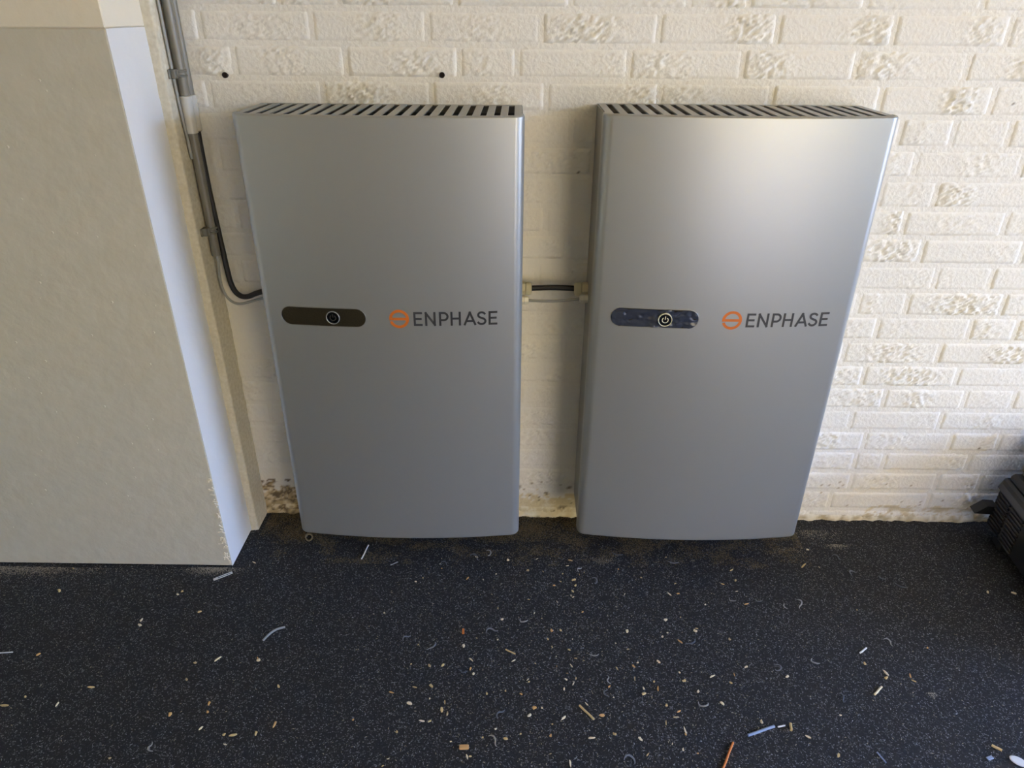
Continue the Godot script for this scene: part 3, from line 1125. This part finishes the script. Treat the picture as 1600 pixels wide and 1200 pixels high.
# =====================================================================
# glands and cables between the cabinets
# =====================================================================
func build_link_cables() -> void:
	var xl := -0.2599 + CW - 0.0035
	var xr := 0.4254 - CW + 0.0035
	# [wall x, direction, y, z, radius, length, hex, label]
	var rows := [
		[xl, 1.0, 0.6742, 0.040, 0.0150, 0.0255, false, "large cream cable gland on the cabinet beside the pier"],
		[xr, -1.0, 0.6738, 0.040, 0.0155, 0.0310, false, "large cream cable gland on the cabinet with the film on its window"],
		[xl, 1.0, 0.6520, 0.055, 0.0098, 0.0190, true, "small hexagonal pale gland under the large gland of the cabinet beside the pier"],
		[xr, -1.0, 0.6575, 0.055, 0.0098, 0.0190, true, "small hexagonal pale gland under the large gland of the cabinet farther from the pier"]]
	for g in rows:
		var at := Vector3(g[0], g[2], g[3])
		var ax := Vector3(g[1], 0, 0)
		var r: float = g[4]
		var l: float = g[5]
		var t := thing("cable_gland", g[7], "gland", at, "cable glands between the cabinets")
		var m: Material = M.gland_lit if g[6] else M.gland
		var s1 := begin()
		lathe(s1, [Vector2(0, 0), Vector2(r * 1.04, 0), Vector2(r * 1.04, l * 0.42), Vector2(r * 0.93, l * 0.46), Vector2(0, l * 0.46)], Vector3.ZERO, ax, 6, false)
		obj("hex_body", s1.commit(), m, t)
		var s2 := begin()
		lathe(s2, [Vector2(r * 0.90, l * 0.45), Vector2(r, l * 0.52), Vector2(r, l * 0.78), Vector2(r * 0.86, l * 0.95), Vector2(r * 0.60, l), Vector2(r * 0.40, l * 0.98)], Vector3.ZERO, ax, 6 if g[6] else 20, not g[6])
		obj("cap_nut", s2.commit(), m, t)
	var a := begin()
	tube(a, smooth_path([Vector3(xl + 0.016, 0.6744, 0.040), Vector3(0.045, 0.6760, 0.040), Vector3(0.082, 0.6775, 0.0405), Vector3(0.118, 0.6762, 0.040), Vector3(xr - 0.020, 0.6745, 0.040)], 6), 0.0062, 14)
	tag(obj("power_cable", a.commit(), M.cable_black), "short thick black cable joining the two cabinets", "cable")
	var b := begin()
	tube(b, smooth_path([Vector3(xl + 0.012, 0.6522, 0.055), Vector3(0.045, 0.6510, 0.056), Vector3(0.09, 0.6515, 0.0565), Vector3(0.125, 0.6550, 0.056), Vector3(xr - 0.012, 0.6574, 0.055)], 6), 0.0031, 12)
	tag(obj("data_cable", b.commit(), M.cable_grey), "short thin grey cable joining the two cabinets under the black one", "cable")

# =====================================================================
# black machine at the right edge of the view
# =====================================================================
func build_machine() -> void:
	var t := thing("machine", "black plastic machine with slatted side vents on the floor by the brick wall", "machine", Vector3(1.249, 0.0, 0.05))
	t.rotation.y = -0.13
	var st := begin()
	box(st, Vector3(0.0, 0.030, 0.0), Vector3(0.56, 0.185, 0.45), 0.006)
	obj("housing", st.commit(), M.machine_dark, t)
	# sloping grey shoulder above the vents
	var s2 := begin()
	var inside := Vector3(0.28, 0.16, 0.3)
	var lo := [Vector3(-0.004, 0.150, -0.002), Vector3(0.564, 0.150, -0.002), Vector3(0.564, 0.150, 0.454), Vector3(-0.004, 0.150, 0.454)]
	var mi := [Vector3(0.004, 0.182, 0.002), Vector3(0.556, 0.182, 0.002), Vector3(0.556, 0.182, 0.448), Vector3(0.004, 0.182, 0.448)]
	for i in 4:
		var j := (i + 1) % 4
		face(s2, [lo[i], lo[j], mi[j], mi[i]], inside)
	face(s2, mi, inside)
	face(s2, lo, inside)
	obj("shoulder", s2.commit(), M.machine_grey, t)
	var s3 := begin()
	box(s3, Vector3(0.008, 0.180, 0.006), Vector3(0.552, 0.204, 0.444), 0.008)
	obj("seam_band", s3.commit(), M.machine_dark, t)
	# rounded lid
	var s4 := begin()
	var pts := PackedVector3Array()
	for j in 13:
		for i in 17:
			var a := PI * i / 16.0
			var x := 0.28 - 0.250 * signf(cos(a)) * pow(absf(cos(a)), 0.6)
			var y := 0.200 + 0.150 * pow(sin(a), 0.62)
			pts.append(Vector3(x, y, 0.014 + 0.42 * j / 12.0))
	sheet(s4, pts, 17, 13, Vector3.UP, PackedColorArray(), Vector3(0.28, 0.14, 0.3))
	for zz in [0.014, 0.434]:
		var cap := []
		for i in 17:
			var a := PI * i / 16.0
			cap.append(Vector3(0.28 - 0.250 * signf(cos(a)) * pow(absf(cos(a)), 0.6), 0.200 + 0.150 * pow(sin(a), 0.62), zz))
		face(s4, cap, Vector3(0.28, 0.14, 0.3))
	obj("lid", s4.commit(), M.machine_top, t)
	# slats in two columns on the side
	for c in 2:
		for i in 10:
			var s5 := begin()
			var y := 0.040 + 0.0108 * i
			var z := 0.010 + 0.066 * c
			box(s5, Vector3(-0.0045, y, z), Vector3(0.002, y + 0.0052, z + 0.058), 0.0015)
			obj("vent_slat", s5.commit(), M.machine_dark, t)
	# wedge foot sticking out towards the cabinets
	var s6 := begin()
	var w := [Vector3(-0.045, 0.074, -0.012), Vector3(-0.020, 0.100, -0.012), Vector3(0.004, 0.100, -0.012), Vector3(0.004, 0.076, -0.012)]
	var w2 := []
	for p in w:
		w2.append(p + Vector3(0, 0, 0.030))
	var ctr := Vector3(-0.012, 0.087, 0.003)
	face(s6, w, ctr)
	face(s6, w2, ctr)
	for i in 4:
		face(s6, [w[i], w[(i + 1) % 4], w2[(i + 1) % 4], w2[i]], ctr)
	obj("side_lug", s6.commit(), M.machine_dark, t)
	for z in [0.03, 0.37]:
		for x in [0.012, 0.51]:
			obj("foot", boxm(Vector3(x, 0.0, z), Vector3(x + 0.038, 0.032, z + 0.05), 0.004), M.machine_dark, t)

# =====================================================================
# litter on the floor
# =====================================================================
func chip_mesh(sd: int, long: float, wide: float, thick: float) -> ArrayMesh:
	var r := RandomNumberGenerator.new()
	r.seed = sd
	var n := 7
	var top := []
	var low := []
	for i in n:
		var a := TAU * i / n + r.randf_range(-0.25, 0.25)
		var k := r.randf_range(0.62, 1.12)
		var p := Vector3(cos(a) * long * 0.5 * k, 0, sin(a) * wide * 0.5 * k)
		low.append(p)
		top.append(Vector3(p.x * 0.86, thick * r.randf_range(0.7, 1.2), p.z * 0.8))
	var st := begin()
	var c := Vector3(0, thick * 0.5, 0)
	var crown := Vector3(0, thick * 1.15, 0)
	for i in n:
		var j := (i + 1) % n
		face(st, [low[i], low[j], top[j], top[i]], c)
		face(st, [top[i], top[j], crown], c)
	face(st, low, c)
	return st.commit()

func curl_mesh(sd: int) -> ArrayMesh:
	var r := RandomNumberGenerator.new()
	r.seed = sd
	var st := begin()
	var p := Vector3.ZERO
	var a := 0.0
	var turn := r.randf_range(0.18, 0.5)
	var path := PackedVector3Array()
	var rad := []
	for i in 12:
		path.append(p + Vector3(0, 0.0016 + 0.0022 * sin(i * 0.5), 0))
		rad.append(0.0011 * (0.5 + sin(PI * (i + 0.6) / 12.2)))
		p += Vector3(cos(a), 0, sin(a)) * 0.0026
		a += turn
		if i == 6 and sd % 2 == 0:
			turn = -turn
	tube(st, path, rad, 5)
	return st.commit()

func stick(called: String, label: String, category: String, a: Vector2, b: Vector2, r: float, m: Material, flat := 1.0) -> void:
	var mid := (a + b) * 0.5
	var d := b - a
	var l := d.length()
	var st := begin()
	if flat < 1.0:
		box(st, Vector3(-l / 2, 0.0, -r), Vector3(l / 2, r * flat * 2.0, r), r * 0.3)
	else:
		tube(st, PackedVector3Array([Vector3(-l / 2, r, 0), Vector3(-l * 0.2, r * 1.05, r * 0.15), Vector3(l * 0.2, r * 1.02, -r * 0.12), Vector3(l / 2, r, 0)]), r, 7)
	var o := obj(called, st.commit(), m)
	o.position = Vector3(mid.x, 0.0012, mid.y)
	o.rotation.y = -atan2(d.y, d.x)
	tag(o, label, category)

# where a scrap lies, told by what stands behind it
func whereabouts(p: Vector2) -> String:
	var depth := "near the wall" if p.y < 0.33 else ("midway out" if p.y < 0.46 else ("farther out" if p.y < 0.60 else "at the front"))
	var side := "out toward the black machine"
	if p.x < -0.86:
		side = "before the pier's face"
	elif p.x < -0.66:
		side = "before the pier's corner"
	elif p.x < -0.44:
		side = "before the conduits"
	elif p.x < -0.22:
		side = "before the pier-side cabinet's window"
	elif p.x < 0.0:
		side = "before the pier-side cabinet's lettering"
	elif p.x < 0.155:
		side = "before the gap between cabinets"
	elif p.x < 0.37:
		side = "before the film-covered window"
	elif p.x < 0.70:
		side = "before the filmed cabinet's lettering"
	return side + ", " + depth

func build_litter() -> void:
	# one-off pieces
	var t := thing("cable_tie_end", "flat white plastic strip with a slot, lying at the foot of the pier corner", "plastic strip", Vector3(-0.710, 0.0012, 0.2505))
	t.rotation.y = atan2(0.027, 0.038)
	var sa := begin()
	for z in [-0.0036, 0.0020]:
		box(sa, Vector3(-0.0225, 0, z), Vector3(0.0225, 0.0018, z + 0.0016), 0.0003)
	box(sa, Vector3(-0.0225, 0, -0.0036), Vector3(-0.012, 0.0018, 0.0036), 0.0003)
	box(sa, Vector3(0.0185, 0, -0.0036), Vector3(0.0225, 0.0018, 0.0036), 0.0003)
	obj("strip", sa.commit(), M.white_plastic, t)
	var ti := thing("tube_offcut", "short piece of beige plastic tube on the floor under the cabinet beside the pier", "tube", Vector3(-0.531, 0.0180, 0.124))
	var sb := begin()
	lathe(sb, [Vector2(0.0070, -0.020), Vector2(0.0070, 0.0), Vector2(0.0083, 0.0010), Vector2(0.0096, 0.0), Vector2(0.0096, -0.020), Vector2(0.0070, -0.020)], Vector3.ZERO, Vector3(0.31, 0.50, 0.81).normalized(), 20)
	obj("tube_wall", sb.commit(), mat(Color(0.47, 0.43, 0.34), 0.6), ti)
	stick("stick", "straight pale grey stick just in front of the cabinet beside the pier", "stick", Vector2(-0.384, 0.185), Vector2(-0.377, 0.133), 0.0019, M.white_plastic)
	stick("stick", "shorter thin grey stick to the right of the straight pale stick", "stick", Vector2(-0.308, 0.205), Vector2(-0.291, 0.193), 0.0012, M.curl[1])
	stick("twig", "yellow broken twig lying in the middle of the dark floor", "twig", Vector2(0.134, 0.599), Vector2(0.160, 0.630), 0.0022, M.wood[0])
	stick("wood_splinter", "long orange wood splinter at the front edge of the floor", "splinter", Vector2(0.383, 0.734), Vector2(0.420, 0.675), 0.0022, M.orange_wood)
	stick("plastic_rod", "bluish grey plastic rod near the long orange splinter", "plastic rod", Vector2(0.452, 0.660), Vector2(0.509, 0.640), 0.0029, M.blue_plastic)
	stick("plastic_sliver", "small white sliver beside the bluish plastic rod", "plastic scrap", Vector2(0.516, 0.640), Vector2(0.531, 0.637), 0.0016, M.white_plastic)
	stick("wood_splinter", "short tan splinter pointing to the viewer beside the bluish plastic rod", "splinter", Vector2(0.543, 0.633), Vector2(0.539, 0.648), 0.0026, M.wood[0])
	stick("wood_splinter", "tan splinter alone on the bare stretch of floor right of the litter", "splinter", Vector2(0.737, 0.564), Vector2(0.760, 0.545), 0.0022, M.wood[1])
	stick("plastic_sliver", "small white plastic pin on the bare floor in front of the film-windowed cabinet", "plastic scrap", Vector2(0.752, 0.459), Vector2(0.772, 0.445), 0.0019, M.white_plastic)
	stick("plastic_sliver", "slim blue plastic sliver with a tan tip at the front edge of the floor", "plastic scrap", Vector2(0.686, 0.690), Vector2(0.693, 0.711), 0.0014, M.blue_plastic)
	stick("wood_splinter", "yellow splinter beside the white oval disc at the front corner", "splinter", Vector2(0.910, 0.673), Vector2(0.923, 0.684), 0.0026, M.wood[0])
	stick("plastic_sliver", "pale blue scrap beside the white oval disc", "plastic scrap", Vector2(0.886, 0.700), Vector2(0.899, 0.696), 0.0035, M.blue_plastic, 0.3)
	stick("wood_chip", "blocky tan wood chip at the front edge of the floor", "wood chip", Vector2(-0.099, 0.693), Vector2(-0.081, 0.692), 0.0048, M.wood[2], 0.5)
	stick("stick", "thin white stick lying at the far left end of the floor, parallel to the wall", "stick", Vector2(-1.115, 0.491), Vector2(-1.074, 0.487), 0.0014, M.white_plastic)
	stick("wood_splinter", "slim pale splinter lying behind the yellow broken twig", "splinter", Vector2(-0.016, 0.462), Vector2(0.005, 0.474), 0.0016, M.wood[0])
	stick("wood_chip", "reddish upright-lying wood chip in front of the cabinet beside the pier", "wood chip", Vector2(-0.112, 0.406), Vector2(-0.111, 0.421), 0.0026, M.orange_wood, 0.6)
	var ov := begin()
	var prof := [Vector2(0, 0.0032), Vector2(0.010, 0.0028), Vector2(0.0118, 0.0016), Vector2(0.0112, 0.0), Vector2(0, 0)]
	lathe(ov, prof, Vector3.ZERO, Vector3.UP, 24)
	var oo := obj("oval_disc", ov.commit(), M.white_plastic)
	oo.position = Vector3(0.942, 0.0012, 0.704)
	oo.scale = Vector3(1.25, 1, 0.8)
	oo.rotation.y = -0.6
	tag(oo, "smooth white oval disc at the front corner of the floor", "disc")
	var fe := begin()
	tube(fe, smooth_path([Vector3(-0.549, 0.002, 0.446), Vector3(-0.540, 0.004, 0.430), Vector3(-0.528, 0.004, 0.416), Vector3(-0.511, 0.003, 0.408)], 5), 0.0026, 7)
	tag(obj("plastic_shaving", fe.commit(), M.curl[1]), "thick grey shaving alone on the floor in front of the conduits' corner", "shaving")
	# loose wood chips: one of each of six shapes, then copies
	var kinds := []
	for k in 9:
		kinds.append(chip_mesh(200 + k, [0.012, 0.016, 0.009, 0.013, 0.011, 0.019, 0.015, 0.010, 0.013][k], [0.0055, 0.0042, 0.0060, 0.0070, 0.0034, 0.0040, 0.0060, 0.0075, 0.0028][k], 0.0026))
	var flat := [-1.079, 0.306, -0.787, 0.303, -0.794, 0.313, -1.088, 0.231, -0.65, 0.202, -0.721, 0.366, -0.842, 0.393, -0.838, 0.408, -1.016, 0.492, -0.672, 0.508]
	flat.append_array([-0.629, 0.498, -0.673, 0.55, -0.859, 0.572, -0.979, 0.596, -0.905, 0.613, -1.007, 0.617, -0.605, 0.605, -0.6, 0.625, -0.672, 0.631, -0.599, 0.66])
	flat.append_array([-0.55, 0.673, -0.541, 0.693, -0.49, 0.669, -0.46, 0.65, -0.532, 0.674, -0.743, 0.724, -0.544, 0.495, -0.479, 0.563, -0.541, 0.499, -0.095, 0.171])
	flat.append_array([-0.015, 0.181, 0.142, 0.18, 0.147, 0.248, 0.149, 0.267, 0.141, 0.286, 0.098, 0.268, 0.035, 0.217, -0.026, 0.377, 0.086, 0.407, 0.106, 0.406])
	flat.append_array([0.077, 0.432, -0.108, 0.453, -0.089, 0.49, -0.089, 0.513, -0.082, 0.526, -0.176, 0.507, -0.148, 0.505, -0.167, 0.557, -0.246, 0.574, -0.2, 0.561])
	flat.append_array([-0.052, 0.574, 0.044, 0.605, 0.101, 0.627, 0.034, 0.622, 0.059, 0.605, -0.176, 0.638, -0.221, 0.662, -0.128, 0.622, 0.108, 0.721, 0.074, 0.665])
	flat.append_array([0.152, 0.669, 0.255, 0.406, 0.347, 0.372, 0.331, 0.421, 0.408, 0.403, 0.368, 0.434, 0.124, 0.502, 0.311, 0.489, 0.256, 0.501, 0.254, 0.533])
	flat.append_array([0.356, 0.536, 0.267, 0.569, 0.379, 0.562, 0.322, 0.622, 0.33, 0.609, 0.308, 0.596, 0.177, 0.62, 0.298, 0.556, 0.334, 0.65, 0.541, 0.207])
	flat.append_array([0.541, 0.243, 0.506, 0.256, 0.417, 0.524, 0.546, 0.32, 0.495, 0.499, 0.574, 0.522, 0.785, 0.51, 0.833, 0.516, 0.834, 0.529, 0.751, 0.486])
	flat.append_array([0.567, 0.66, 0.421, 0.589, 0.488, 0.629, 0.479, 0.425, 1.138, 0.271, 1.199, 0.274, 0.726, 0.188, 0.78, 0.522, 0.611, 0.697, 0.758, 0.128])
	flat.append_array([-0.083, 0.711, 0.293, 0.539, 0.245, 0.669, 0.197, 0.66, -0.012, 0.673, -0.14, 0.612, -0.206, 0.599])
	var r := RandomNumberGenerator.new()
	r.seed = 99
	var spots := []
	for i in range(0, flat.size(), 2):
		spots.append([Vector2(flat[i], flat[i + 1]), r.randf_range(0.75, 1.1)])
	for i in 110:
		spots.append([Vector2(r.randfn() * 0.24 + 0.14, r.randf_range(0.16, 0.82)), r.randf_range(0.4, 0.7)])
	for s in spots:
		var tone_of: int = [0, 1, 1, 0, 3, 1, 2, 0][r.randi() % 8]
		var m: Material = M.wood[tone_of]
		var o := obj("wood_chip", kinds[r.randi() % 9], m)
		o.position = Vector3(s[0].x, 0.0018, s[0].y)
		o.rotation = Vector3(0, r.randf() * TAU, r.randf_range(-0.15, 0.25))
		o.scale = Vector3.ONE * s[1]
		tag(o, "%s %s wood chip %s" % ["tiny" if s[1] < 0.72 else "small", ["yellowish", "cream white", "tan brown", "dull olive"][tone_of], whereabouts(s[0])], "wood chip", "wood chips scattered on the dark floor")
	# curled grey shavings
	var ck := []
	for k in 5:
		ck.append(curl_mesh(300 + k))
	var cf := [0.185, 0.471, 0.564, 0.493, 0.401, 0.427, 0.196, 0.577, 0.033, 0.378, -0.06, 0.417, -0.171, 0.445, -0.028, 0.632, -0.045, 0.669, 0.585, 0.309, 0.67, 0.304, 0.637, 0.334]
	cf.append_array([0.833, 0.22, 0.911, 0.232, 0.95, 0.261, 0.821, 0.42, 0.654, 0.488, 0.665, 0.562, 0.277, 0.157, 0.161, 0.221, 0.191, 0.243, -0.111, 0.169, -0.071, 0.149, -0.241, 0.443])
	cf.append_array([-0.096, 0.52, 0.203, 0.547, 0.393, 0.589, 0.208, 0.714, 0.812, 0.151, 0.414, 0.182, -0.669, 0.709, -0.753, 0.181, -0.182, 0.193, 0.524, 0.31])
	for i in range(0, cf.size(), 2):
		var shade: int = r.randi() % 3
		var o := obj("plastic_shaving", ck[r.randi() % 5], M.curl[shade])
		o.position = Vector3(cf[i], 0.0016, cf[i + 1])
		o.rotation.y = r.randf() * TAU
		o.scale = Vector3.ONE * r.randf_range(0.8, 1.25)
		tag(o, "%s grey curled shaving %s" % [["mid", "light", "dark"][shade], whereabouts(Vector2(cf[i], cf[i + 1]))], "shaving", "curled grey shavings on the dark floor")
